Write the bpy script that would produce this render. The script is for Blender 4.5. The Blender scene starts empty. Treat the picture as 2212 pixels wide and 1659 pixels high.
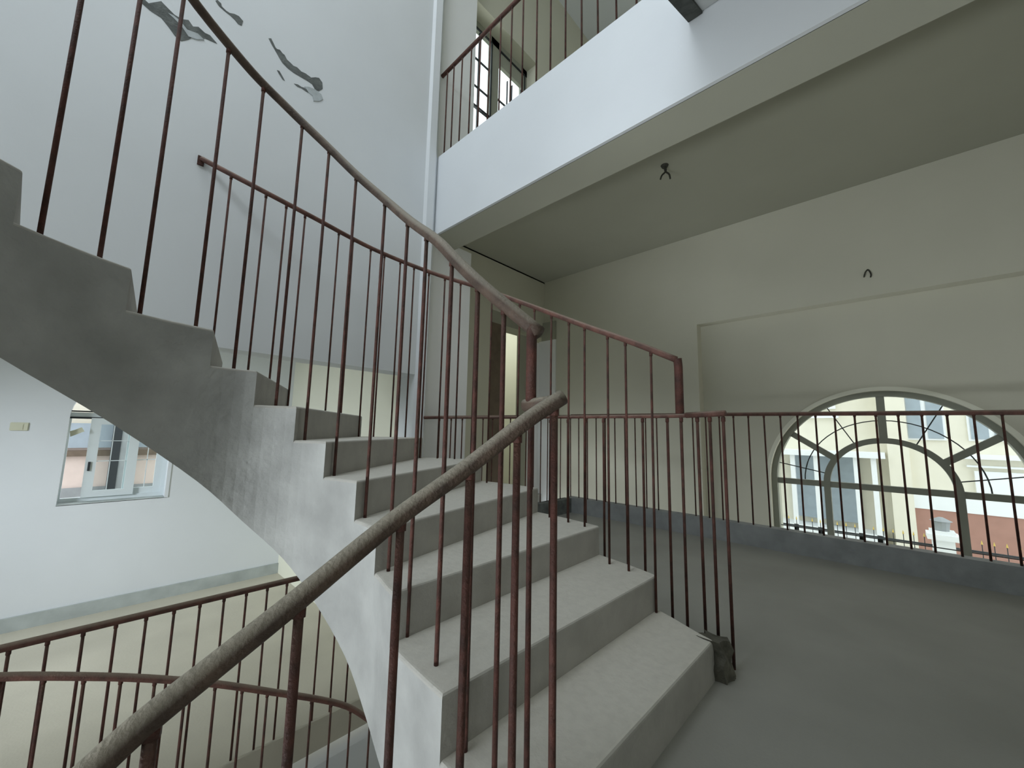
import bpy, bmesh, math, random
from mathutils import Matrix, Vector
random.seed(7)
S = bpy.context.scene
COL = S.collection
R = math.radians

# ------------------------------------------------------------ camera, world, lights, exposure
cam_d = bpy.data.cameras.new('camera')
cam = bpy.data.objects.new('camera', cam_d)
COL.objects.link(cam)
S.camera = cam
cam_d.sensor_width = 36.0
cam_d.lens = 845.73 * 36.0 / 2212.0
cam_d.clip_start = 0.02
cam_d.clip_end = 200
ROW = ((0.68483299, -0.72842791, 0.01991381), (0.10181325, 0.06858864, -0.99243623), (0.72155238, 0.68168055, 0.12113537))
m = Matrix(((ROW[0][0], -ROW[1][0], -ROW[2][0], 0.0),
            (ROW[0][1], -ROW[1][1], -ROW[2][1], 0.0),
            (ROW[0][2], -ROW[1][2], -ROW[2][2], 0.95),
            (0, 0, 0, 1)))
cam.matrix_world = m

S.view_settings.view_transform = 'Standard'
S.view_settings.look = 'None'
S.view_settings.gamma = 1.0
S.view_settings.use_curve_mapping = False
S.view_settings.exposure = 1.0
S.render.engine = 'CYCLES'
S.cycles.max_bounces = 10
S.cycles.diffuse_bounces = 6
S.cycles.use_denoising = True
S.cycles.sample_clamp_indirect = 6.0

W = bpy.data.worlds.new('overcast_sky')
S.world = W
W.use_nodes = True
bg = W.node_tree.nodes['Background']
bg.inputs[0].default_value = (0.90, 0.95, 1.0, 1)
bg.inputs[1].default_value = 1.15


def area(name, loc, target, sx, sy, power, color, spread=180):
    d = bpy.data.lights.new(name, 'AREA')
    d.shape = 'RECTANGLE'
    d.size = sx
    d.size_y = sy
    d.energy = power
    d.spread = R(spread)
    d.color = color
    o = bpy.data.objects.new(name, d)
    COL.objects.link(o)
    o.location = loc
    o.rotation_euler = (Vector(target) - Vector(loc)).to_track_quat('-Z', 'Y').to_euler()
    return o


# daylight through the building's windows, plus unseen fill lamps added for brightness
area('daylight_stairwell_window', (-2.9, 0.9, 5.2), (2.05, 1.4, 2.6), 2.6, 2.0, 74, (0.86, 0.94, 1.0))
area('daylight_half_landing_window', (-2.9, 1.3, -0.68), (4.9, 0.9, 2.3), 1.7, 0.6, 20, (0.88, 0.94, 0.98), 90)
area('daylight_lower_room_window', (-2.9, 4.1, 1.3), (1.6, 6.2, -1.3), 1.3, 1.1, 25, (0.87, 0.94, 1.0), 80)
area('landing_fill', (3.9, -2.85, 1.9), (3.0, 3.1, 1.2), 1.6, 1.4, 1.6, (1.0, 0.99, 0.93), 90)  # fill lamp added behind the view to lift the return wall
area('overhead_fill', (-0.3, 1.5, 7.3), (0.2, 1.5, 0.0), 2.0, 2.0, 22, (0.93, 0.97, 1.0))  # weak overhead lamp added below the closed ceiling
area('daylight_arched_window', (5.0, 0.0, 0.2), (1.0, 0.6, 0.6), 1.5, 1.5, 3.5, (1.0, 0.99, 0.93))
area('daylight_upper_window', (3.2, 3.3, 5.2), (2.6, 1.0, 5.0), 0.8, 1.2, 4, (0.93, 0.98, 1.0))
area('passage_fill', (4.3, 5.0, 3.3), (4.3, 5.0, 0.0), 1.0, 1.2, 9, (0.95, 0.98, 0.95))  # unseen lamp added above the doorway to brighten the passage


# ------------------------------------------------------------ materials
def mat(name, col, rough=0.85, var=0.06, scale=6.0, bump=0.15, bscale=60.0, col2=None, metallic=0.0, dust=None, spec=0.3):
    M = bpy.data.materials.new(name)
    M.use_nodes = True
    nt = M.node_tree
    N, L = nt.nodes, nt.links
    b = N['Principled BSDF']
    b.inputs['Roughness'].default_value = rough
    b.inputs['Metallic'].default_value = metallic
    b.inputs['Specular IOR Level'].default_value = spec
    tc = N.new('ShaderNodeTexCoord')
    n = N.new('ShaderNodeTexNoise')
    n.inputs['Scale'].default_value = scale
    n.inputs['Detail'].default_value = 6
    L.new(tc.outputs['Object'], n.inputs['Vector'])
    r = N.new('ShaderNodeValToRGB')
    c2 = col2 or tuple(max(0, c * (1 - 2.2 * var)) for c in col)
    r.color_ramp.elements[0].position = 0.33
    r.color_ramp.elements[1].position = 0.68
    r.color_ramp.elements[0].color = (*c2, 1)
    r.color_ramp.elements[1].color = (*col, 1)
    L.new(n.outputs['Fac'], r.inputs['Fac'])
    out = r.outputs['Color']
    if dust:
        # pale dust lying on upward-facing surfaces
        g = N.new('ShaderNodeNewGeometry')
        sp = N.new('ShaderNodeSeparateXYZ')
        L.new(g.outputs['Normal'], sp.inputs[0])
        mr = N.new('ShaderNodeMapRange')
        mr.inputs['From Min'].default_value = dust[1]
        mr.inputs['From Max'].default_value = dust[2]
        L.new(sp.outputs['Z'], mr.inputs['Value'])
        n3 = N.new('ShaderNodeTexNoise')
        n3.inputs['Scale'].default_value = 35
        n3.inputs['Detail'].default_value = 8
        L.new(tc.outputs['Object'], n3.inputs['Vector'])
        mm = N.new('ShaderNodeMath')
        mm.operation = 'MULTIPLY'
        L.new(mr.outputs[0], mm.inputs[0])
        mr2 = N.new('ShaderNodeMapRange')
        mr2.inputs['From Min'].default_value = 0.3
        mr2.inputs['From Max'].default_value = 0.6
        mr2.inputs['To Min'].default_value = dust[3] if len(dust) > 3 else 0.85
        L.new(n3.outputs['Fac'], mr2.inputs['Value'])
        L.new(mr2.outputs[0], mm.inputs[1])
        mx = N.new('ShaderNodeMix')
        mx.data_type = 'RGBA'
        L.new(mm.outputs[0], mx.inputs['Factor'])
        L.new(out, mx.inputs['A'])
        mx.inputs['B'].default_value = (*dust[0], 1)
        out = mx.outputs['Result']
    L.new(out, b.inputs['Base Color'])
    if bump:
        n2 = N.new('ShaderNodeTexNoise')
        n2.inputs['Scale'].default_value = bscale
        n2.inputs['Detail'].default_value = 5
        L.new(tc.outputs['Object'], n2.inputs['Vector'])
        bp = N.new('ShaderNodeBump')
        bp.inputs['Strength'].default_value = bump
        bp.inputs['Distance'].default_value = 0.01
        L.new(n2.outputs['Fac'], bp.inputs['Height'])
        L.new(bp.outputs['Normal'], b.inputs['Normal'])
    return M


WHITE = mat('white_wall_paint', (0.74, 0.77, 0.80), var=0.02, scale=1.5, bump=0.08, bscale=25)
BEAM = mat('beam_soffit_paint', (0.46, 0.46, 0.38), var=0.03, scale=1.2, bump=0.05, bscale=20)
SOFFIT = mat('grey_white_stair_soffit', (0.60, 0.61, 0.60), var=0.05, scale=3, bump=0.2, bscale=30)
WHITE2 = mat('light_raised_white_paint', (0.84, 0.85, 0.85), var=0.02, scale=1.5, bump=0.08, bscale=25)  # wall white made lighter to stand in for light on these parts
CREAM = mat('cream_wall_paint', (0.60, 0.59, 0.49), var=0.02, scale=1.5, bump=0.08, bscale=25)
CREAM2 = mat('cream_wall_paint_pale', (0.80, 0.80, 0.68), var=0.02, scale=1.5, bump=0.08, bscale=25)
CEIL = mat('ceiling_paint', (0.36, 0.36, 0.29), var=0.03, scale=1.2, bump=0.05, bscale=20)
CEM = mat('stair_cement', (0.40, 0.39, 0.36), var=0.07, scale=7, bump=0.35, bscale=45,
          dust=((0.66, 0.64, 0.58), 0.6, 0.95))
STR = mat('stair_side_plaster', (0.40, 0.405, 0.39), var=0.13, scale=4.5, bump=0.5, bscale=30)
SCREED = mat('floor_screed', (0.36, 0.36, 0.33), var=0.06, scale=2.2, bump=0.15, bscale=90)
LFLOOR = mat('lower_floor_screed', (0.56, 0.53, 0.44), var=0.07, scale=1.4, bump=0.12, bscale=60)
CURB = mat('kerb_render', (0.335, 0.35, 0.355), var=0.10, scale=8, bump=0.25, bscale=40)
SKIRT = mat('skirting_render', (0.47, 0.51, 0.50), var=0.10, scale=5, bump=0.2, bscale=40)
RUST = mat('rusty_red_oxide_steel', (0.105, 0.040, 0.030), rough=0.65, scale=22, col2=(0.045, 0.022, 0.017), bump=0.4,
           bscale=150, dust=((0.20, 0.16, 0.12), 0.55, 0.95))
RAIL = mat('dusty_painted_handrail', (0.115, 0.080, 0.060), rough=0.6, scale=16, col2=(0.06, 0.042, 0.033), bump=0.4,
           bscale=120, dust=((0.36, 0.33, 0.265), 0.1, 0.9, 0.93))
PATCH = mat('exposed_cement_and_kerb_shade', (0.17, 0.185, 0.18), var=0.2, scale=14, bump=0.5, bscale=60)
PATCH2 = mat('loose_paint_skin', (0.50, 0.54, 0.56), var=0.08, scale=20, bump=0.3, bscale=50)
DARKC = mat('dark_rough_cement', (0.075, 0.08, 0.07), var=0.2, scale=20, bump=0.5, bscale=60)
STAIN = mat('dark_stained_mortar', (0.13, 0.125, 0.10), var=0.2, scale=20, bump=0.5, bscale=60)
PVC = mat('white_window_plastic', (0.72, 0.78, 0.80), rough=0.45, var=0.01, bump=0)
ALU = mat('grey_green_aluminium', (0.27, 0.28, 0.23), rough=0.5, var=0.04, bump=0)
DARKM = mat('dark_rubber_seal', (0.03, 0.035, 0.04), rough=0.6, var=0.02, bump=0)
WOOD = mat('brown_door_frame', (0.17, 0.13, 0.095), rough=0.6, var=0.1, scale=10, bump=0.1)
DOORG = mat('pale_green_board', (0.42, 0.46, 0.36), rough=0.6, var=0.04, bump=0)
IVORY = mat('ivory_plastic', (0.66, 0.66, 0.52), rough=0.5, var=0.01, bump=0)
WIRE = mat('black_wire', (0.05, 0.05, 0.04), rough=0.6, var=0.02, bump=0)
FAC = mat('cream_facade', (0.80, 0.76, 0.64), var=0.02, bump=0)
FACP = mat('pink_facade', (0.74, 0.62, 0.56), var=0.03, bump=0)
FWHITE = mat('white_facade_trim', (0.85, 0.87, 0.88), var=0.01, bump=0)
FGLASS = mat('grey_facade_glass', (0.36, 0.42, 0.47), rough=0.25, var=0.05, bump=0)
GARAGE = mat('terracotta_garage_door', (0.42, 0.23, 0.18), rough=0.6, var=0.05, bump=0)
GREYB = mat('grey_masonry', (0.34, 0.36, 0.37), var=0.08, bump=0)
GOLD = mat('gold_painted_tip', (0.65, 0.47, 0.12), rough=0.4, var=0.02, bump=0)
LAWN = mat('pale_yard_paving', (0.62, 0.60, 0.55), var=0.05, bump=0)


def glass_mat():
    M = bpy.data.materials.new('window_glass')
    M.use_nodes = True
    nt = M.node_tree
    N, L = nt.nodes, nt.links
    for n in list(N):
        if n.type == 'BSDF_PRINCIPLED':
            N.remove(n)
    t = N.new('ShaderNodeBsdfTransparent')
    t.inputs[0].default_value = (0.93, 0.96, 0.95, 1)
    g = N.new('ShaderNodeBsdfGlossy')
    g.inputs['Roughness'].default_value = 0.2
    mx = N.new('ShaderNodeMixShader')
    mx.inputs[0].default_value = 0.025
    L.new(t.outputs[0], mx.inputs[1])
    L.new(g.outputs[0], mx.inputs[2])
    L.new(mx.outputs[0], N['Material Output'].inputs[0])
    return M


RAIL2 = mat('red_oxide_handrail', (0.16, 0.075, 0.058), rough=0.65, scale=18, col2=(0.08, 0.042, 0.034), bump=0.4,
            bscale=120, dust=((0.30, 0.235, 0.19), 0.2, 0.9))
ALU2 = mat('pale_green_aluminium', (0.34, 0.35, 0.29), rough=0.5, var=0.04, bump=0)
GLASS = glass_mat()


# ------------------------------------------------------------ helpers
def link(name, bm, mt, parent=None, smooth=False, recalc=True):
    if recalc:
        bmesh.ops.recalc_face_normals(bm, faces=bm.faces)
    me = bpy.data.meshes.new(name)
    bm.to_mesh(me)
    bm.free()
    for k in (mt if isinstance(mt, (list, tuple)) else [mt]):
        me.materials.append(k)
    if smooth:
        for p in me.polygons:
            p.use_smooth = True
    o = bpy.data.objects.new(name, me)
    COL.objects.link(o)
    if parent is not None:
        o.parent = parent
        o.matrix_parent_inverse = Matrix.Translation(-Vector(parent.location)) if parent.type == 'EMPTY' else Matrix.Identity(4)
    return o


def box(bm, a, b):
    x0, x1 = sorted((a[0], b[0]))
    y0, y1 = sorted((a[1], b[1]))
    z0, z1 = sorted((a[2], b[2]))
    v = [bm.verts.new(p) for p in ((x0, y0, z0), (x1, y0, z0), (x1, y1, z0), (x0, y1, z0),
                                   (x0, y0, z1), (x1, y0, z1), (x1, y1, z1), (x0, y1, z1))]
    for f in ((0, 1, 2, 3), (4, 5, 6, 7), (0, 1, 5, 4), (1, 2, 6, 5), (2, 3, 7, 6), (3, 0, 4, 7)):
        bm.faces.new([v[i] for i in f])
    return v


def boxes(*bs):
    bm = bmesh.new()
    for a, b in bs:
        box(bm, a, b)
    return bm


def prism(bm, pts, axis, lo, hi):
    """extrude a polygon given in the two other axes along an axis"""
    def P(p, t):
        if axis == 0:
            return (t, p[0], p[1])
        if axis == 1:
            return (p[0], t, p[1])
        return (p[0], p[1], t)
    A = [bm.verts.new(P(p, lo)) for p in pts]
    B = [bm.verts.new(P(p, hi)) for p in pts]
    bm.faces.new(A)
    bm.faces.new(B[::-1])
    n = len(pts)
    for i in range(n):
        bm.faces.new((A[i], A[(i + 1) % n], B[(i + 1) % n], B[i]))


def catmull(P, k=6):
    P = [Vector(p) for p in P]
    Q = [2 * P[0] - P[1]] + P + [2 * P[-1] - P[-2]]
    out = []
    for i in range(1, len(Q) - 2):
        a, b, c, d = Q[i - 1:i + 3]
        for j in range(k):
            t = j / k
            out.append(.5 * ((2 * b) + (c - a) * t + (2 * a - 5 * b + 4 * c - d) * t * t + (3 * b - a - 3 * c + d) * t ** 3))
    out.append(P[-1])
    return out


def tube(bm, pts, r, n=14, caps=True):
    pts = [Vector(p) for p in pts]
    rings = []
    up = Vector((0, 0, 1))
    for i, p in enumerate(pts):
        t = (pts[min(i + 1, len(pts) - 1)] - pts[max(i - 1, 0)]).normalized()
        ref = up if abs(t.z) < 0.95 else Vector((1, 0, 0))
        u = t.cross(ref).normalized()
        if rings and u.dot(lastu) < 0:
            u = -u
        lastu = u
        w = u.cross(t).normalized()
        rings.append([bm.verts.new(p + r * (math.cos(2 * math.pi * k / n) * u + math.sin(2 * math.pi * k / n) * w)) for k in range(n)])
    for a, b in zip(rings, rings[1:]):
        for k in range(n):
            bm.faces.new((a[k], a[(k + 1) % n], b[(k + 1) % n], b[k]))
    if caps:
        bm.faces.new(rings[0][::-1])
        bm.faces.new(rings[-1])


def thing(name, label, cat, loc, group=None):
    o = bpy.data.objects.new(name, None)
    COL.objects.link(o)
    o.location = loc
    o.empty_display_size = 0.1
    o['label'] = label
    o['category'] = cat
    if group:
        o['group'] = group
    return o


def tag(o, label, cat, group=None):
    o['label'] = label
    o['category'] = cat
    if group:
        o['group'] = group
    return o


def struct(name, bm, mt, parent=None, smooth=False):
    o = link(name, bm, mt, parent, smooth)
    if parent is None:
        o['kind'] = 'structure'
    return o


def baluster(parent, x, y, z0, z1, r=0.0068, name='baluster', lean=0.0):
    bm = bmesh.new()
    dx, dy = random.uniform(-.003, .003), random.uniform(-.003, .003)
    a = Vector((x + dx, y + dy, z0 - 0.012))
    b = Vector((x, y, z1))
    tube(bm, [a, b], r, 8)
    tube(bm, [b - Vector((0, 0, .030)), b - Vector((0, 0, .010))], r * 1.35, 8)   # weld collar under the rail
    return link(name, bm, RUST, parent, smooth=True)


# ------------------------------------------------------------ walls
XW = 4.9     # wall above the window recess
XA = 5.04    # wall of the window recess
# window wall, upper part (z > 2.29 and y > 1.56)
struct('wall_right', boxes(((XW, 1.56, -4.2), (5.6, 4.3, 3.42)), ((XW, -3.2, 2.29), (5.6, 1.56, 3.42))), CREAM)


def arch_pts(r, zc, n=40, a0=0.0, a1=math.pi):
    return [(r * math.cos(a0 + (a1 - a0) * i / n), zc + r * math.sin(a0 + (a1 - a0) * i / n)) for i in range(n + 1)]


ZC, RO = 0.490, 0.915
bm = bmesh.new()
# recess wall with an arched opening: left pier, right pier, sill, spandrels
box(bm, (XA, RO, -4.2), (5.6, 1.56, 2.29))
box(bm, (XA, -3.2, -4.2), (5.6, -RO, 2.29))
box(bm, (XA, -RO, -4.2), (5.6, RO, -0.95))
ar = arch_pts(RO, ZC)
for (y0, z0), (y1, z1) in zip(ar, ar[1:]):
    prism(bm, [(y0, z0), (y0, 2.29), (y1, 2.29), (y1, z1)], 0, XA, 5.6)
struct('wall_window', bm, CREAM)

# stairwell wall (big white wall with peeling patches), bottom edge above the lower room opening
struct('wall_back', boxes(((-3.2, 3.0, 1.44), (1.93, 3.2, 7.6)), ((-3.2, 3.0, -4.2), (2.02, 3.15, -1.36))), WHITE)
# white corner pier at its right end
bm = bmesh.new()
prism(bm, [(1.915, 3.0), (1.935, 2.972), (2.005, 2.966), (2.035, 2.99), (2.05, 3.02), (2.05, 3.25), (1.915, 3.25)], 2, -4.2, 7.6)
struct('trim_1', bm, WHITE)
# grey-white return wall beyond the pier, it carries on up through the upper floor
struct('wall_return', boxes(((2.04, 3.12, -0.3), (2.62, 3.32, 2.86)), ((2.04, 3.06, 3.62), (2.53, 3.24, 7.6))), WHITE2)
# side wall of the lower room
struct('wall_lower_side', boxes(((2.0, 3.2, -1.3), (2.12, 6.6, 2.9)),), CREAM2)
# window wall of the lower room with an arched opening
LX0, LX1, LZ0, LZC = -0.185, 0.68, 0.078, 1.03
LR = (LX1 - LX0) / 2
LC = (LX0 + LX1) / 2
bm = bmesh.new()
box(bm, (-3.2, 6.4, -1.3), (LX0, 6.65, 2.9))
box(bm, (LX1, 6.4, -1.3), (2.0, 6.65, 2.9))
box(bm, (LX0, 6.4, -1.3), (LX1, 6.65, LZ0))
ar = [(LC + LR * math.cos(math.pi * i / 24), LZC + LR * math.sin(math.pi * i / 24)) for i in range(25)]
for (x0, z0), (x1, z1) in zip(ar, ar[1:]):
    prism(bm, [(x0, z0), (x0, 2.9), (x1, 2.9), (x1, z1)], 1, 6.4, 6.65)
struct('wall_lower_window', bm, WHITE)
# outer walls out of frame that close the building
struct('wall_left', boxes(((-3.2, -2.2, -4.2), (-3.0, 6.65, 7.6))), WHITE)
struct('wall_front', boxes(((-3.2, -3.2, -4.2), (5.6, -3.0, 7.6))), CREAM)
# wall with the doorway at the end of the landing side
YD = 3.93
struct('wall_doorway', boxes(((2.62, YD, -0.3), (3.70, YD + .2, 3.42)), ((3.70, YD, 2.68), (4.92, YD + .2, 3.42)),), CREAM)
struct('wall_passage', boxes(((2.3, 6.0, -0.3), (5.8, 6.15, 3.4)), ((5.3, 4.3, -0.3), (5.42, 6.0, 3.4)),
                             ((3.5, 4.13, -0.3), (3.62, 6.0, 3.4))), CREAM2)
# upper floor walls
struct('wall_upper', boxes(((2.5, 3.2, 3.55), (2.60, 3.4, 7.6)), ((2.60, 3.2, 6.1), (3.76, 3.45, 7.6)), ((3.76, 3.2, 3.55), (5.6, 3.45, 7.6)),
                           ((2.60, 3.2, 3.55), (3.76, 3.45, 4.35)), ((5.3, -3.2, 3.42), (5.6, 3.2, 7.6))), CREAM)
# ------------------------------------------------------------ floors, ceilings, beams
bm = bmesh.new()
prism(bm, [(0.66, -3.0), (4.05, -3.0), (4.05, 2.98), (2.05, 2.98), (2.05, 1.2), (1.7, 0.56), (0.66, 0.56)], 2, -0.2, 0.0)
box(bm, (2.62, 3.93, -0.2), (5.4, 6.1, 0.0))
struct('floor', bm, SCREED)
struct('floor_lower', boxes(((-3.0, 3.05, -1.3), (2.05, 6.5, -1.1))), LFLOOR)
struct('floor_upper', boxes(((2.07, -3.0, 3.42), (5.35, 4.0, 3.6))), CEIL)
struct('floor_bottom', boxes(((-3.2, -3.2, -4.3), (5.6, 3.2, -4.2))), SCREED)
struct('ceiling_lower', boxes(((-3.0, 3.2, 2.75), (2.05, 6.5, 2.9))), CREAM2)
struct('ceiling', boxes(((-3.2, -3.2, 7.6), (5.6, 3.5, 7.7))), WHITE)
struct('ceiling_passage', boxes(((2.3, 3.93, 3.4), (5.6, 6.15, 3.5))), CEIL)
# white edge beam of the upper floor (fascia) and the beam sides
struct('trim_2', boxes(((2.05, -3.0, 2.80), (2.075, 3.12, 3.61)),), WHITE)
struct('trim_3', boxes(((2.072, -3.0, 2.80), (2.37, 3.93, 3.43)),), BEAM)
# skirtings and kerbs
struct('baseboard_back', boxes(((-3.0, 6.375, -1.1), (2.0, 6.4, -0.965))), SKIRT)
bm = bmesh.new()
box(bm, (4.05, -3.0, 0.0), (4.16, 2.87, 0.175))
struct('baseboard_right', bm, CURB)
struct('baseboard_kerb', boxes(((2.06, 2.80, 0.0), (4.05, 2.90, 0.165))), PATCH)  # shade on the side away from the window is in this dark colour
struct('baseboard_passage', boxes(((3.7, 5.97, 0.0), (5.2, 6.0, 0.13))), WIRE)

# peeling patches on the white wall (spots where the paint skin has come off)
WB = bpy.data.objects['wall_back']


def wallpatch(pts, mt, y, name='peeled_patch'):
    bm = bmesh.new()
    V = [bm.verts.new((x, y, z)) for x, z in pts]
    V2 = [bm.verts.new((x, 3.001, z)) for x, z in pts]
    bm.faces.new(V)
    n = len(V)
    for i in range(n):
        bm.faces.new((V[i], V[(i + 1) % n], V2[(i + 1) % n], V2[i]))
    return link(name, bm, mt, WB)


wallpatch([(-.10, 3.46), (-.03, 3.43), (.02, 3.49), (.055, 3.47), (.085, 3.455), (.12, 3.455), (.15, 3.475), (.175, 3.45), (.20, 3.47), (.235, 3.455), (.26, 3.46),
           (.30, 3.432), (.27, 3.425), (.24, 3.42), (.215, 3.40), (.19, 3.395), (.16, 3.345), (.13, 3.31), (.10, 3.32), (.065, 3.355), (.03, 3.385), (-.02, 3.39), (-.07, 3.41)], PATCH, 2.9975)
wallpatch([(.055, 3.44), (.09, 3.425), (.13, 3.40), (.16, 3.365), (.20, 3.378), (.235, 3.405), (.20, 3.42), (.15, 3.405), (.115, 3.435), (.08, 3.445)], PATCH2, 2.995, 'loose_paint_flake')
wallpatch([(.265, 3.72), (.275, 3.735), (.295, 3.728), (.30, 3.71), (.325, 3.70), (.345, 3.70), (.37, 3.715), (.395, 3.72), (.42, 3.705), (.415, 3.665), (.395, 3.66),
           (.375, 3.675), (.35, 3.685), (.315, 3.69), (.285, 3.70)], PATCH, 2.9975)
wallpatch([(.575, 3.70), (.59, 3.712), (.605, 3.69), (.622, 3.665), (.632, 3.66), (.650, 3.668), (.667, 3.655), (.682, 3.652), (.70, 3.628), (.72, 3.622), (.745, 3.612),
           (.77, 3.618), (.80, 3.606), (.83, 3.612), (.87, 3.607), (.90, 3.632), (.925, 3.645), (.95, 3.625), (.957, 3.575), (.93, 3.535), (.905, 3.530), (.88, 3.560), (.84, 3.562),
           (.80, 3.560), (.75, 3.558), (.71, 3.565), (.675, 3.580), (.655, 3.600), (.632, 3.628), (.622, 3.640), (.60, 3.665)], PATCH, 2.9975)
wallpatch([(.645, 3.50), (.66, 3.505), (.685, 3.475), (.70, 3.455), (.685, 3.455), (.66, 3.48)], PATCH, 2.9975)
wallpatch([(.76, 3.475), (.785, 3.487), (.81, 3.485), (.83, 3.492), (.85, 3.485), (.86, 3.47), (.84, 3.472), (.81, 3.475), (.785, 3.468)], PATCH, 2.9975)
wallpatch([(.83, 3.50), (.86, 3.52), (.905, 3.53), (.95, 3.52), (.965, 3.49), (.94, 3.455), (.90, 3.43), (.89, 3.465), (.86, 3.475)], PATCH2, 2.995, 'loose_paint_flake')

# ------------------------------------------------------------ staircase
H = 0.149
INN = {0: (0.66, 0.30), 1: (0.66, 0.56), 2: (.661, .841), 3: (.688, 1.142), 4: (.729, 1.336), 5: (.735, 1.527), 6: (.683, 1.723), 7: (.604, 1.872),
       8: (.463, 1.960), 9: (.298, 1.961), 10: (.036, 1.866), 11: (-.204, 1.675), 12: (-.42, 1.40), 13: (-.52, 1.10), 14: (-.50, .87), 15: (-.38, .74), 16: (-.2, .69), 17: (0, .67), 18: (.2, .66), 19: (.4, .65),
       20: (.65, .64), 21: (.95, .63), 22: (1.3, .62), 23: (1.65, .62), 24: (2.045, .62), 25: (2.4, .62)}
OUT = {0: (1.74, 0.30), 1: (1.758, .543), 2: (1.870, .815), 3: (1.950, 1.166), 4: (1.992, 1.635), 5: (1.948, 2.125), 6: (1.716, 2.541), 7: (1.334, 2.757),
       8: (.84, 2.76), 9: (.50, 2.90), 10: (.12, 2.955), 11: (-.32, 2.965), 12: (-.95, 2.80), 13: (-1.5, 2.40), 14: (-1.78, 1.8), 15: (-1.88, 1.1), 16: (-1.7, .4), 17: (-1.3, -.2), 18: (-.8, -.6), 19: (-.2, -.75),
       20: (.4, -.78), 21: (.9, -.78), 22: (1.3, -.78), 23: (1.65, -.78), 24: (2.045, -.78), 25: (2.4, -.78)}
SOF = {0: -.2, 1: -.2, 2: -.2, 3: -.06, 4: -.015, 5: .10, 6: .255, 7: .40, 8: .56, 9: .735, 10: .955, 11: 1.13, 12: 1.30, 13: 1.46, 14: 1.60, 15: 1.75, 16: 1.90, 17: 2.05, 18: 2.2, 19: 2.36, 20: 2.52, 21: 2.70, 22: 2.9, 23: 3.08, 24: 3.25, 25: 3.25}
NS = 23
KS = 4
icv = catmull([(*INN[i], 0) for i in range(0, NS + 2)], KS)
ocv = catmull([(*OUT[i], 0) for i in range(0, NS + 2)], KS)
scv = catmull([(SOF[i], 0, 0) for i in range(0, NS + 2)], KS)


def step_mesh(n):
    I = [icv[n * KS + j] for j in range(KS + 1)]
    # straight outer edge between corners where the photo shows it, smooth further up
    O = [ocv[n * KS + j] for j in range(KS + 1)]
    zs = [scv[n * KS + j].x for j in range(KS + 1)]
    z = n * H
    bm = bmesh.new()
    ti = [bm.verts.new((p.x, p.y, z)) for p in I]
    to = [bm.verts.new((p.x, p.y, z)) for p in O]
    bi = [bm.verts.new((p.x, p.y, s)) for p, s in zip(I, zs)]
    bo = [bm.verts.new((p.x, p.y, min(s + (max(0, s - .9) * .8 if n < 17 else 0), z - .06))) for p, s in zip(O, zs)]
    bev = []
    for j in range(KS):
        f = bm.faces.new((ti[j], ti[j + 1], to[j + 1], to[j]))
        f = bm.faces.new((bi[j], bi[j + 1], bo[j + 1], bo[j]))
        f.material_index = 2
        f = bm.faces.new((ti[j], ti[j + 1], bi[j + 1], bi[j]))
        f.material_index = 1
        f = bm.faces.new((to[j], to[j + 1], bo[j + 1], bo[j]))
        f.material_index = 1
    bm.faces.new((ti[0], to[0], bo[0], bi[0]))
    bm.faces.new((ti[-1], to[-1], bo[-1], bi[-1]))
    bmesh.ops.recalc_face_normals(bm, faces=bm.faces)
    E = [e for e in bm.edges if set(e.verts) == {ti[0], to[0]}] + \
        [e for e in bm.edges if e.verts[0] in ti and e.verts[1] in ti]
    bmesh.ops.bevel(bm, geom=E, offset=0.011, segments=3, profile=0.5, affect='EDGES')
    return bm


def make_flight(label, dz=0.0):
    t = thing('staircase', label, 'stairs', (1.2, 0.55, dz))
    for n in range(1, NS + 1):
        link('step', step_mesh(n), [CEM, STR, SOFFIT], t)
    return t


flight = make_flight('curved cement stairs rising from the landing round to the left')
# mortar lump at the foot of the first riser
bm = bmesh.new()
box(bm, (1.762, .495, -.004), (1.868, .585, .150))
bmesh.ops.subdivide_edges(bm, edges=bm.edges[:], cuts=5, use_grid_fill=True)
for v in bm.verts:
    up = max(0.0, v.co.z) / .15
    v.co.x += .010 * math.sin(v.co.z * 55 + v.co.y * 40) - .012 * up
    v.co.y += .010 * math.cos(v.co.z * 47 + v.co.x * 60) + .018 * up
    v.co.z -= .016 * (v.co.x - 1.76) / .1 * up + .004 * math.sin(v.co.x * 90)
link('mortar_lump', bm, STAIN, flight)
# rough dark cement edge under the top steps where they meet the white beam
bm = bmesh.new()
prism(bm, [(1.25, 2.868), (1.65, 3.062), (2.045, 3.235), (2.045, 3.30), (1.65, 3.12), (1.25, 2.93)], 1, .560, .634)
link('cement_edge', bm, DARKC, flight)


def tread_z(x, y):
    for n in range(NS, 0, -1):
        poly = [icv[n * KS + j] for j in range(KS + 1)] + [ocv[n * KS + j] for j in range(KS, -1, -1)]
        c = False
        for i in range(len(poly)):
            a, b = poly[i], poly[i - 1]
            if (a.y > y) != (b.y > y) and x < (b.x - a.x) * (y - a.y) / (b.y - a.y) + a.x:
                c = not c
        if c:
            return n * H
    return None


# the flight below it (same turn, one storey down); almost all of it lies under the frame
DZ = -3.13
low = flight.copy()
COL.objects.link(low)
low.location = (1.2, 0.55, DZ)
low['label'] = 'lower curved cement flight deep in the stairwell under the upper stairs'
for k, ch in enumerate([c for c in flight.children if c.name.startswith('step')]):
    if k < 12:
        c = ch.copy()
        COL.objects.link(c)
        c.parent = low

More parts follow.
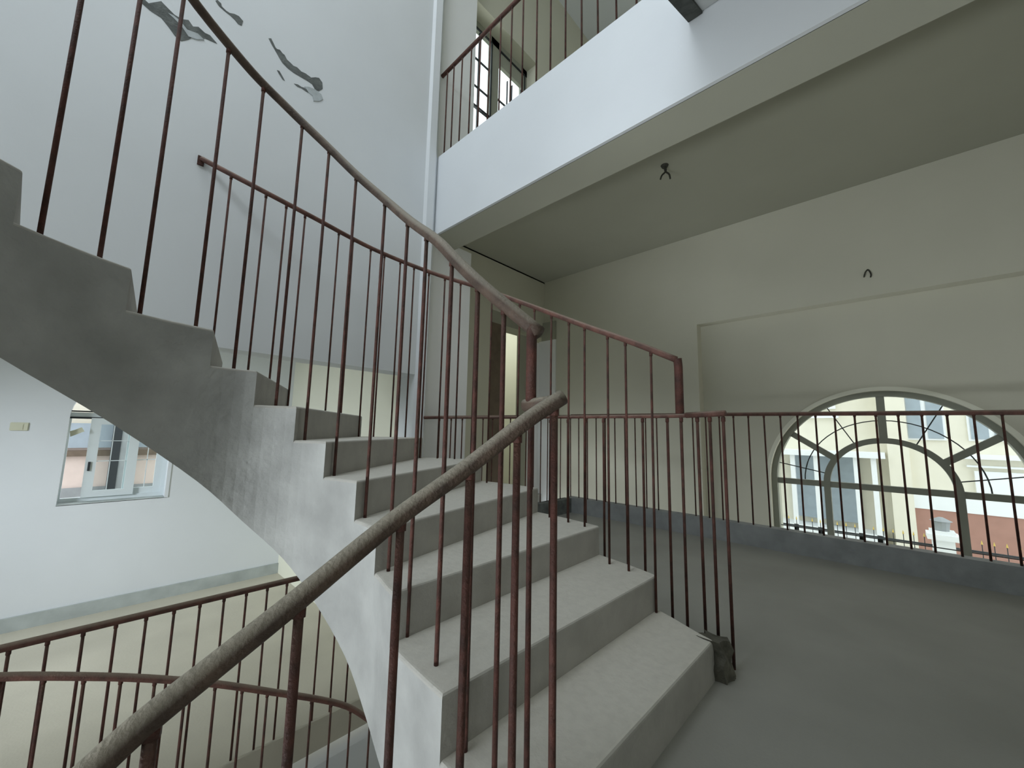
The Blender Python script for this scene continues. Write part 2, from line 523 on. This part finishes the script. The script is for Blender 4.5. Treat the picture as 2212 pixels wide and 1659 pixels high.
# the short flight the viewer stands on, from the lower room up to the landing
t = thing('staircase', 'short cement flight beside the near handrail, below the frame', 'stairs', (0.6, 0, -1.1))
for k in range(7):
    bm = boxes(((0.66 - .26 * (k + 1), -1.0, -H * (k + 1) - .35), (0.66 - .26 * k, 0.62, -H * (k + 1))))
    link('step', bm, CEM, t)
struct('floor_half_landing', boxes(((-3.0, -1.0, -1.3), (-1.16, 3.05, -1.1))), LFLOOR)

# ------------------------------------------------------------ railings
RT = 0.019
G = 'rusty stair and landing railings'
# inner rail of the upper flight
IR = [(.768, .632, 1.205), (.722, .78, 1.34), (.722, .91, 1.455), (.735, 1.06, 1.59), (.775, 1.3, 1.765), (.785, 1.52, 1.945), (.74, 1.75, 2.155),
      (.65, 1.9, 2.33), (.49, 2.005, 2.495), (.3, 2.01, 2.60), (.03, 1.92, 2.735), (-.22, 1.72, 2.90), (-.5, 1.42, 3.08), (-.62, 1.05, 3.25)]
IB = [(0.075, 1.942, 2.709), (0.242, 1.998, 2.62), (0.389, 2.02, 2.549), (0.554, 1.976, 2.44), (0.658, 1.891, 2.319), (0.74, 1.75, 2.155),
      (0.784, 1.535, 1.958), (0.777, 1.323, 1.783), (0.749, 1.142, 1.651), (0.724, 0.955, 1.495), (0.722, 0.825, 1.38), (0.733, 0.728, 1.295),
      (-.041, 1.878, 2.775), (-.165, 1.775, 2.86), (-.30, 1.64, 2.95), (-.43, 1.50, 3.03)]
t = thing('stair_railing', 'dusty thick handrail on the inner side of the upper stairs, ending in a vertical drop', 'railing', (.72, .8, .15), G)
bm = bmesh.new()
tube(bm, catmull(IR, 6), RT, 16)
link('handrail', bm, RAIL, t, smooth=True)
bm = bmesh.new()
tube(bm, [(.757, .648, 1.225), (.757, .648, 1.02)], RT * .72, 16)
link('drop_tube', bm, RUST, t, smooth=True)
for x, y, z in IB:
    tz = tread_z(x, y)
    baluster(t, x, y, tz if tz is not None else z - 1.2, z)
baluster(t, .757, .648, H, 1.03)

# near handrail of the short lower flight
FR = [(.76, .57, 1.027), (.695, .60, .98), (.6, .655, .895), (.543, .68, .85), (.428, .72, .77), (.265, .74, .66), (.153, .75, .59), (.082, .752, .547),
      (0, .75, .49), (-.2, .75, .37), (-.5, .75, .19), (-.8, .75, .02)]
FB = [(0.756, 0.572, 1.02), (0.671, 0.614, 0.955), (0.576, 0.667, 0.875), (0.442, 0.717, 0.779), (0.27, 0.739, 0.663), (0.096, 0.75, 0.559), (-.12, .75, .42), (-.35, .75, .28)]
t = thing('stair_railing', 'nearest thick brown handrail crossing the foreground down to the bottom left', 'railing', (.3, .73, -.5), G)
bm = bmesh.new()
tube(bm, catmull([(.772, .560, 1.036)] + FR[1:], 6), RT, 18)
link('handrail', bm, RAIL, t, smooth=True)
bm = bmesh.new()
tube(bm, [(.757, .668, 1.018), (.760, .62, 1.022), (.765, .572, 1.026)], RT * .85, 16)
link('connector', bm, RAIL, t, smooth=True)
for i, (x, y, z) in enumerate(FB):
    zb = -H * (1 + max(0, (0.66 - x) / .26)) if x < .66 else 0.0
    baluster(t, x, y, zb, z, r=.0085)

# outer rail of the upper flight
OR_ = [(1.86, .69, 1.305), (1.83, .9, 1.415), (1.88, 1.2, 1.56), (1.93, 1.6, 1.76), (1.89, 2.1, 2.005), (1.68, 2.48, 2.17), (1.3, 2.69, 2.29), (.86, 2.69, 2.355), (.52, 2.77, 2.45), (.295, 2.985, 2.605)]
OB = [(0.429, 2.837, 2.499), (0.6, 2.737, 2.414), (0.711, 2.71, 2.382), (0.821, 2.694, 2.357), (1.047, 2.696, 2.329), (1.154, 2.703, 2.321), (1.286, 2.693, 2.295),
      (1.383, 2.664, 2.27), (1.491, 2.616, 2.24), (1.58, 2.562, 2.21), (1.67, 2.49, 2.17), (1.753, 2.394, 2.13), (1.82, 2.282, 2.085), (1.872, 2.158, 2.035),
      (1.908, 2.022, 1.97), (1.923, 1.904, 1.91), (1.93, 1.764, 1.84), (1.93, 1.631, 1.774), (1.923, 1.484, 1.70), (1.902, 1.335, 1.625), (1.882, 1.212, 1.565),
      (1.852, 1.048, 1.485), (1.833, 0.935, 1.43), (1.837, 0.803, 1.363)]
t = thing('stair_railing', 'thin red-brown handrail on the outer side of the upper stairs, fixed to white wall', 'railing', (1.86, .7, .15), G)
bm = bmesh.new()
tube(bm, catmull(OR_, 6), .0155, 14)
link('handrail', bm, RAIL2, t, smooth=True)
bm = bmesh.new()
box(bm, (.276, 2.985, 2.565), (.308, 3.0, 2.622))
link('wall_plate', bm, RUST, t)
bm = bmesh.new()
tube(bm, [(1.862, .685, 1.31), (1.868, .684, 1.27), (1.868, .684, 1.05)], RT, 16)
link('drop_tube', bm, RUST, t, smooth=True)
for x, y, z in OB:
    tz = tread_z(x, y)
    baluster(t, x, y, tz if tz is not None else z - 1.2, z, r=.0062)

# level rail on the landing beside the stairs' outer edge
LB = [(2.07, 1.60), (2.058, 1.45), (2.042, 1.31), (2.024, 1.177), (2.001, 1.024), (1.982, 0.92), (1.956, 0.779), (1.942, 0.706), (1.926, 0.627), (1.914, 0.569), (1.902, 0.51)]
t = thing('landing_railing', 'short level rail on the landing ending at the first step corner', 'railing', (1.95, .75, 0), G)
bm = bmesh.new()
tube(bm, catmull([(1.90, .50, 1.047), (1.925, .62, 1.044), (1.96, .8, 1.043), (2.02, 1.15, 1.047), (2.07, 1.6, 1.051), (2.09, 2.0, 1.054), (2.085, 2.8, 1.06)], 5), .0095, 12)
tube(bm, [(1.900, .500, 1.050), (1.935, .68, 1.045)], .0135, 12)
link('handrail', bm, RAIL2, t, smooth=True)
for x, y in LB:
    baluster(t, x, y, 0.0, 1.043, r=.0068)

# rail on the kerb in front of the arched window, turning to the white pier
t = thing('landing_railing', 'long level rail on the kerb in front of the big arched window', 'railing', (4.1, 0, .17), G)
bm = bmesh.new()
tube(bm, [(4.10, -2.95, 1.135), (4.10, -.66, 1.14), (4.10, 1.07, 1.155), (4.10, 2.84, 1.165)], .0175, 12)
link('handrail', bm, RAIL2, t, smooth=True)
y = 2.80
ys = []
yy = 1.012
while yy < 2.85:
    ys.append(yy)
    yy += .1225
yy = 1.012 - .1225
while yy > -2.9:
    ys.append(yy)
    yy -= .1225
for yy in ys:
    baluster(t, 4.10, yy, .175, 1.15, r=.0068)
t = thing('landing_railing', 'level rail running from the kerb corner back to the white pier', 'railing', (3.0, 2.85, .16), G)
bm = bmesh.new()
tube(bm, [(4.10, 2.85, 1.16), (3.0, 2.85, 1.11), (2.0, 2.95, 1.06)], .0145, 12)
link('handrail', bm, RAIL2, t, smooth=True)
for k in range(15):
    x = 2.13 + .128 * k
    baluster(t, x, 2.87 if x > 2.9 else 2.87 + (2.9 - x) * .04, .16, 1.06 + (x - 2.0) * .047, r=.0060)

# balustrade of the lower room
t = thing('landing_railing', 'straight level rail seen below, guarding the bright lower room floor', 'railing', (0, 3.05, -1.1), G)
bm = bmesh.new()
tube(bm, [(-2.9, 3.075, -.105), (1.95, 3.075, -.105)], .0185, 14)
link('handrail', bm, RAIL2, t, smooth=True)
for k in range(-14, 17):
    baluster(t, -.165 + .1195 * k, 3.075, -1.1, -.11, r=.0068)

# outer rail of the flight one storey down
R2 = [(1.50, 2.66, -1.02), (1.3, 2.72, -.85), (.86, 2.72, -.585), (.5, 2.76, -.40), (.1, 2.80, -.23), (-.3, 2.84, -.10), (-.8, 2.75, .02)]
t = thing('stair_railing', 'curving rusty handrail low in the stairwell, dipping down to the right', 'railing', (.8, 2.7, -2), G)
cv = catmull(R2, 6)
bm = bmesh.new()
tube(bm, cv, .0175, 14)
link('handrail', bm, RAIL2, t, smooth=True)
acc = 0
nxt = 0.015
for a, b in zip(cv, cv[1:]):
    L = (Vector((b.x, b.y)) - Vector((a.x, a.y))).length
    while acc + L > nxt:
        p = a.lerp(b, (nxt - acc) / L)
        baluster(t, p.x, p.y, p.z - 1.15, p.z, r=.0068)
        nxt += .128
    acc += L

# upper floor rail on the white beam
t = thing('landing_railing', 'rail on top of the white upper floor beam, seen from below', 'railing', (2.1, 1.5, 3.6), G)
bm = bmesh.new()
tube(bm, [(2.1, 3.06, 4.575), (2.1, 2.0, 4.59), (2.1, -1.0, 4.63)], .0185, 14)
link('handrail', bm, RAIL2, t, smooth=True)
ub = [2.97, 2.865, 2.735, 2.60, 2.47, 2.34, 2.205, 2.07, 1.94, 1.79, 1.65, 1.51, 1.37, 1.24, 1.10, .96, .82, .68, .55]
for yy in ub:
    baluster(t, 2.1, yy, 3.61, 4.585, r=.0070)

# ------------------------------------------------------------ arched window in the recess
win = thing('window_1', 'large arched window', 'window', (XA, 0, -.95))
win['kind'] = 'structure'
del win['label'], win['category']
XF0, XF1 = 5.12, 5.18


def arch_band(bm, r0, r1, zc, zb, x0, x1, n=48, cy=0.0):
    """an arch band with straight legs down to zb"""
    o = [(cy + r1, zb)] + [(cy + a, b) for a, b in arch_pts(r1, zc, n)] + [(cy - r1, zb)]
    i = [(cy + r0, zb)] + [(cy + a, b) for a, b in arch_pts(r0, zc, n)] + [(cy - r0, zb)]
    for k in range(len(o) - 1):
        prism(bm, [o[k], o[k + 1], i[k + 1], i[k]], 0, x0, x1)


bm = bmesh.new()
arch_band(bm, RO - .05, RO, ZC, -.95, XF0 - .02, XF1)
link('frame', bm, ALU, win)
bm = bmesh.new()
arch_band(bm, .420, .472, ZC, -.95, XF0, XF1)
box(bm, (XF0 + .006, -RO + .04, ZC - .028), (XF1 - .006, RO - .04, ZC + .028))
box(bm, (XF0 + .004, -.03, ZC + .465), (XF1 - .004, .03, ZC + RO - .04))
for a in (35, 145):
    c, s = math.cos(R(a)), math.sin(R(a))
    w = .028
    prism(bm, [(.462 * c - w * s, ZC + .462 * s + w * c), (.462 * c + w * s, ZC + .462 * s - w * c),
               ((RO - .03) * c + w * s, ZC + (RO - .03) * s - w * c), ((RO - .03) * c - w * s, ZC + (RO - .03) * s + w * c)], 0, XF0 + .008, XF1 - .008)
link('glazing_bars', bm, ALU, win)
bm = bmesh.new()
prism(bm, [(a, b) for a, b in arch_pts(RO - .02, ZC)] + [(-RO + .02, -.95), (RO - .02, -.95)], 0, 5.145, 5.151)
link('pane', bm, GLASS, win)
bm = bmesh.new()
for r in (.64,):
    pts = [(5.27, r * math.cos(math.pi * i / 30), ZC + r * math.sin(math.pi * i / 30)) for i in range(31)]
    tube(bm, pts, .0055, 6)
for a in (12, 62, 118, 168):
    c, s = math.cos(R(a)), math.sin(R(a))
    tube(bm, [(5.27, .47 * c, ZC + .47 * s), (5.27, .90 * c, ZC + .90 * s)], .0055, 6)
for z in (.02, -.05):
    tube(bm, [(5.27, .90, z - .02), (5.27, -.90, z - .02)], .005, 6)
link('grille', bm, DARKM, win)
bm = bmesh.new()
for (y0, z0), (y1, z1) in zip(*(lambda o: (o, o[1:]))(arch_pts(RO + .03, ZC, 40))):
    pass
arch_band(bm, RO, RO + .035, ZC, -.95, XA - .012, XA + .004)
link('reveal_moulding', bm, CREAM2, win)

# ------------------------------------------------------------ sliding window of the lower room
w2 = thing('window_2', 'x', 'window', (LC, 6.5, LZ0))
w2['kind'] = 'structure'
del w2['label'], w2['category']
Y0, Y1 = 6.56, 6.62
bm = boxes(((LX0, Y0, LZ0), (LX1, Y1, LZ0 + .05)), ((LX0, Y0, 1.02), (LX1, Y1, 1.07)), ((LX1 - .04, Y0, LZ0 + .05), (LX1, Y1, 1.02)), ((LX0, Y0, LZ0 + .05), (LX0 + .015, Y1, 1.02)))
link('frame', bm, PVC, w2)
bm = boxes(((LX0, 6.55, 1.00), (LX1, 6.565, 1.02)), ((LX0, 6.55, 1.075), (LX1, 6.56, 1.09)))
link('seal', bm, DARKM, w2)


def sash(x0, x1, y, name='sash', sw=.085):
    z0, z1 = LZ0 + .05, 1.01
    s = link(name, boxes(((x0, y, z0), (x0 + sw, y + .03, z1)), ((x1 - sw, y, z0), (x1, y + .03, z1)), ((x0 + sw, y, z0), (x1 - sw, y + .03, z0 + .07)), ((x0 + sw, y, z1 - .07), (x1 - sw, y + .03, z1))), PVC, w2)
    g = link('pane', boxes(((x0 + sw, y + .012, z0 + .07), (x1 - sw, y + .016, z1 - .07))), GLASS, s)
    b = link('muntin', boxes(((x0 + sw + .105, y + .008, z0 + .07), (x0 + sw + .113, y + .02, z1 - .07)), ((x0 + sw, y + .008, .52), (x1 - sw, y + .02, .528)), ((x0 + sw, y + .008, .75), (x1 - sw, y + .02, .757))), PVC, s)
    return s


s1 = sash(-.02, .40, 6.53)
sash(.30, .66, 6.575)
bm = boxes(((.002, 6.515, .42), (.022, 6.53, .52)))
link('latch', bm, DARKM, s1)
bm = bmesh.new()
box(bm, (LX0, 6.40, LZ0 - .005), (LX1 + .02, 6.56, LZ0 + .006))
link('window_sill', bm, SKIRT, w2)
bm = boxes(((LX1 - .004, 6.39, LZ0), (LX1 + .03, 6.402, 1.05)))
link('reveal_trim', bm, WHITE, w2)
bm = bmesh.new()
prism(bm, [(-.16, .80), (-.06, .86), (-.085, .905), (-.135, .875), (-.17, .86)], 1, 6.47, 6.50)
link('broken_flap', bm, IVORY, w2)

# ------------------------------------------------------------ upper floor window
w3 = thing('window_3', 'x', 'window', (3.2, 3.42, 4.35))
w3['kind'] = 'structure'
del w3['label'], w3['category']
bm = boxes(((2.60, 3.38, 4.35), (2.68, 3.44, 6.1)), ((3.06, 3.38, 4.35), (3.20, 3.44, 6.1)), ((3.66, 3.38, 4.35), (3.76, 3.44, 6.1)), ((2.60, 3.38, 6.0), (3.76, 3.44, 6.1)),
           ((3.2, 3.385, 5.80), (3.66, 3.43, 6.0)))
link('frame', bm, ALU2, w3)
link('seal', boxes(((3.055, 3.37, 4.35), (3.075, 3.385, 6.0)), ((3.63, 3.37, 4.35), (3.665, 3.385, 5.72)), ((2.68, 3.37, 5.985), (3.07, 3.385, 6.005)), ((3.2, 3.37, 5.99), (3.72, 3.385, 6.01)),
                   ((3.7, 3.37, 4.35), (3.72, 3.385, 6.0))), DARKM, w3)
link('muntin', boxes(((2.87, 3.40, 4.35), (2.884, 3.42, 6.0)), ((2.68, 3.40, 5.60), (3.06, 3.42, 5.614)), ((2.68, 3.40, 5.22), (3.06, 3.42, 5.234)), ((2.68, 3.39, 4.93), (3.06, 3.42, 4.96)),
                     ((3.39, 3.40, 4.35), (3.40, 3.42, 5.7)), ((3.48, 3.40, 4.35), (3.49, 3.42, 5.7)), ((3.2, 3.40, 5.30), (3.66, 3.42, 5.314))), DARKM, w3)
link('pane', boxes(((2.68, 3.41, 4.35), (3.66, 3.414, 6.0))), GLASS, w3)

# ------------------------------------------------------------ doorway
d = thing('door_1', 'x', 'door', (4.2, YD, 0))
d['kind'] = 'structure'
del d['label'], d['category']
link('door_frame', boxes(((3.70, YD + .02, 0), (3.97, YD + .14, 2.50)), ((4.18, YD + .9, 0), (4.34, YD + 1.0, 2.5))), WOOD, d)
link('lintel', boxes(((3.70, YD + .02, 2.50), (4.92, YD + .3, 2.68)),), CEIL, d)
link('inner_panel', boxes(((4.36, YD + .06, 0), (4.58, YD + .1, 2.45)),), CEIL, d)
link('white_jamb', boxes(((4.60, YD + .08, -.2), (4.899, YD + .3, 2.40)), ((4.87, 3.68, -.4), (4.899, YD + .08, 2.42))), WHITE2, d)
link('lintel_shade', boxes(((4.86, 3.68, 2.42), (4.899, YD + .02, 2.72))), CEIL, d)  # dark box standing in for the lintel's shadow

# ------------------------------------------------------------ small things
o = thing('switch_plate', 'small ivory plate on the wall left of the lower room window', 'switch', (-.51, 6.4, .9))
bm = boxes(((-.575, 6.388, .862), (-.455, 6.4, .945)))
bmesh.ops.bevel(bm, geom=bm.edges[:], offset=.004, segments=2, affect='EDGES')
link('plate', bm, IVORY, o)
link('rocker', boxes(((-.54, 6.384, .880), (-.49, 6.389, .927))), IVORY, o)


def wires(root, pts_list, r):
    for pts in pts_list:
        bm = bmesh.new()
        tube(bm, catmull(pts, 4), r, 6)
        link('wire', bm, WIRE, root, smooth=True)


o = thing('hanging_light_wire', 'dark wire stub hanging from the shaded landing ceiling', 'wire', (3.37, 1.3, 3.42), 'bare light wires')
wires(o, [[(3.37, 1.30, 3.42), (3.37, 1.29, 3.36), (3.35, 1.32, 3.32), (3.34, 1.33, 3.28)],
          [(3.37, 1.30, 3.42), (3.38, 1.30, 3.37), (3.39, 1.27, 3.33), (3.39, 1.26, 3.28)]], .008)
bm = bmesh.new()
bmesh.ops.create_cone(bm, segments=20, radius1=.025, radius2=.035, depth=.02, cap_ends=True, matrix=Matrix.Translation((3.37, 1.3, 3.41)))
link('ceiling_cap', bm, WIRE, o)
o = thing('hanging_light_wire', 'small wire stub sticking out of the wall above the arched window', 'wire', (4.9, 0, 2.52), 'bare light wires')
wires(o, [[(4.9, 0, 2.55), (4.88, .005, 2.54), (4.86, .02, 2.51), (4.86, .03, 2.47)], [(4.9, 0, 2.55), (4.88, -.01, 2.53), (4.87, -.02, 2.49), (4.87, -.015, 2.46)]], .006)

# ------------------------------------------------------------ outside, beyond the arched window
struct('ground', boxes(((5.7, -12, -3.4), (30, 14, -3.2)), ((-6, 6.7, -1.7), (6, 22, -1.5))), LAWN)
b1 = thing('house', 'cream house with white framed windows across the yard', 'building', (14, -1.5, -3.2))
link('wall', boxes(((13.4, -9, -3.2), (15.5, -.12, 6.0))), FAC, b1)
link('corner_pier', boxes(((13.25, -.42, -3.2), (13.42, -.05, 6.0))), FAC, b1)


def house_window(root, y0, y1, z0, z1, x):
    f = link('window', boxes(((x - .05, y0, z0), (x + .02, y1, z1))), FWHITE, root)
    ym, zm = (y0 + y1) / 2, z0 + (z1 - z0) * .52
    w = .04
    link('pane', boxes(((x - .07, y0 + w, z0 + w), (x - .05, ym - w, zm - w / 2)), ((x - .07, ym + w, z0 + w), (x - .05, y1 - w, zm - w / 2)),
                       ((x - .07, y0 + w, zm + w / 2), (x - .05, ym - w, z1 - w)), ((x - .07, ym + w, zm + w / 2), (x - .05, y1 - w, z1 - w))), FGLASS, f)


house_window(b1, -1.05, -.40, .95, 2.15, 13.4)
house_window(b1, -2.05, -1.38, .95, 2.15, 13.4)
house_window(b1, -3.1, -2.4, .95, 2.15, 13.4)
link('cornice', boxes(((13.2, -9, .56), (13.42, -1.25, .66)), ((13.28, -9, .38), (13.42, -1.3, .42))), FWHITE, b1)
link('garage_lintel', boxes(((13.3, -3.0, -.62), (13.42, -.4, -.32))), FWHITE, b1)
link('garage_door', boxes(((13.32, -2.15, -3.2), (13.42, -.28, -.60))), GARAGE, b1)
link('side_door', boxes(((13.3, -3.1, -3.2), (13.42, -2.25, -.55)),), FWHITE, b1)
link('side_window', boxes(((13.3, -2.1, -.2), (13.42, -1.4, .3))), FWHITE, b1)
b2 = thing('house', 'pale house with a grey glazed porch and white columns', 'building', (14, 1.5, -3.2))
link('wall', boxes(((13.9, -.1, -3.2), (16, 7, 4.0))), FAC, b2)
link('porch_roof', boxes(((13.1, .0, .48), (13.9, 6, .62)),), FWHITE, b2)
link('porch_glass', boxes(((13.7, .55, -1.2), (13.88, 1.95, .48))), FGLASS, b2)
for yy in (1.86, 1.35, .55, .22):
    bm = boxes(((13.2, yy - .05, -2.2), (13.32, yy + .05, .48)))
    link('column', bm, FWHITE, b2)
link('porch_step', boxes(((13.2, .1, -3.2), (13.9, 6, -1.35))), FWHITE, b2)
link('shutter_box', boxes(((13.8, .9, 1.75), (13.92, 1.6, 1.95)), ((13.8, .85, 1.5), (13.92, 1.65, 1.6))), FWHITE, b2)
gp = thing('gate_pillar', 'white gate pillar with a grey lantern cap outside the arched window', 'pillar', (9.6, -.75, -3.2))
PX, PY = 10.0, -.62
link('shaft', boxes(((PX, PY - .13, -3.2), (PX + .26, PY + .13, -.72))), FWHITE, gp)
link('cap', boxes(((PX - .06, PY - .19, -.72), (PX + .32, PY + .19, -.63)), ((PX - .02, PY - .15, -.63), (PX + .28, PY + .15, -.58))), FWHITE, gp)
bm = bmesh.new()
bmesh.ops.create_cone(bm, segments=12, radius1=.09, radius2=.11, depth=.16, cap_ends=True, matrix=Matrix.Translation((PX + .13, PY, -.50)))
bmesh.ops.create_cone(bm, segments=12, radius1=.14, radius2=.03, depth=.06, cap_ends=True, matrix=Matrix.Translation((PX + .13, PY, -.39)))
link('lantern', bm, GREYB, gp)
fe = thing('yard_fence', 'black iron fence with gold tips outside the arched window', 'fence', (10.1, 0, -3.2))
bm = boxes(((10.1, -4, -.86), (10.13, 3, -.83)), ((10.1, -4, -1.0), (10.13, 3, -.97)), ((10.1, -4, -2.3), (10.13, 3, -2.27)))
link('rail', bm, DARKM, fe)
bm = bmesh.new()
for k in range(44):
    yy = -3.0 + .13 * k
    if abs(yy - PY) > .2:
        tube(bm, [(10.115, yy, -3.2), (10.115, yy, -.72)], .006, 5)
o_ = link('picket', bm, DARKM, fe)
bm = bmesh.new()
for k in range(44):
    yy = -3.0 + .13 * k
    bmesh.ops.create_cone(bm, segments=6, radius1=.014, radius2=.002, depth=.06, cap_ends=True, matrix=Matrix.Translation((10.115, yy, -.69)))
    bmesh.ops.create_cone(bm, segments=6, radius1=.014, radius2=.014, depth=.02, cap_ends=True, matrix=Matrix.Translation((10.115, yy, -1.65)))
link('gold_tips', bm, GOLD, fe)

# outside the lower room window
b3 = thing('house', 'pinkish house wall seen through the lower room window', 'building', (0.4, 12, -1.5))
link('wall', boxes(((-3, 12, -1.5), (5, 13, .62))), FACP, b3)
link('upper_wall', boxes(((-3, 12.3, .62), (5, 13, 4))), FAC, b3)
link('ledge', boxes(((-3, 11.9, .28), (5, 12, .40))), WOOD, b3)
link('lower_band', boxes(((-3, 11.95, -1.5), (5, 12, -.35))), GREYB, b3)
link('drainpipe', boxes(((.30, 11.7, -1.5), (.44, 11.84, 3))), DARKM, b3)
link('pipe_casing', boxes(((.44, 11.72, -1.5), (.62, 11.86, 3))), GREYB, b3)
link('grey_band', boxes(((-3, 11.93, .45), (5, 12.0, .95))), FGLASS, b3)
b4 = thing('house', 'white house side seen through the upper floor window', 'building', (8, 14, 0))
link('wall', boxes(((6.2, 13.2, -1), (16, 14.2, 16))), FWHITE, b4)
link('band', boxes(((6.2, 13.1, 9), (16, 13.2, 9.5))), FGLASS, b4)
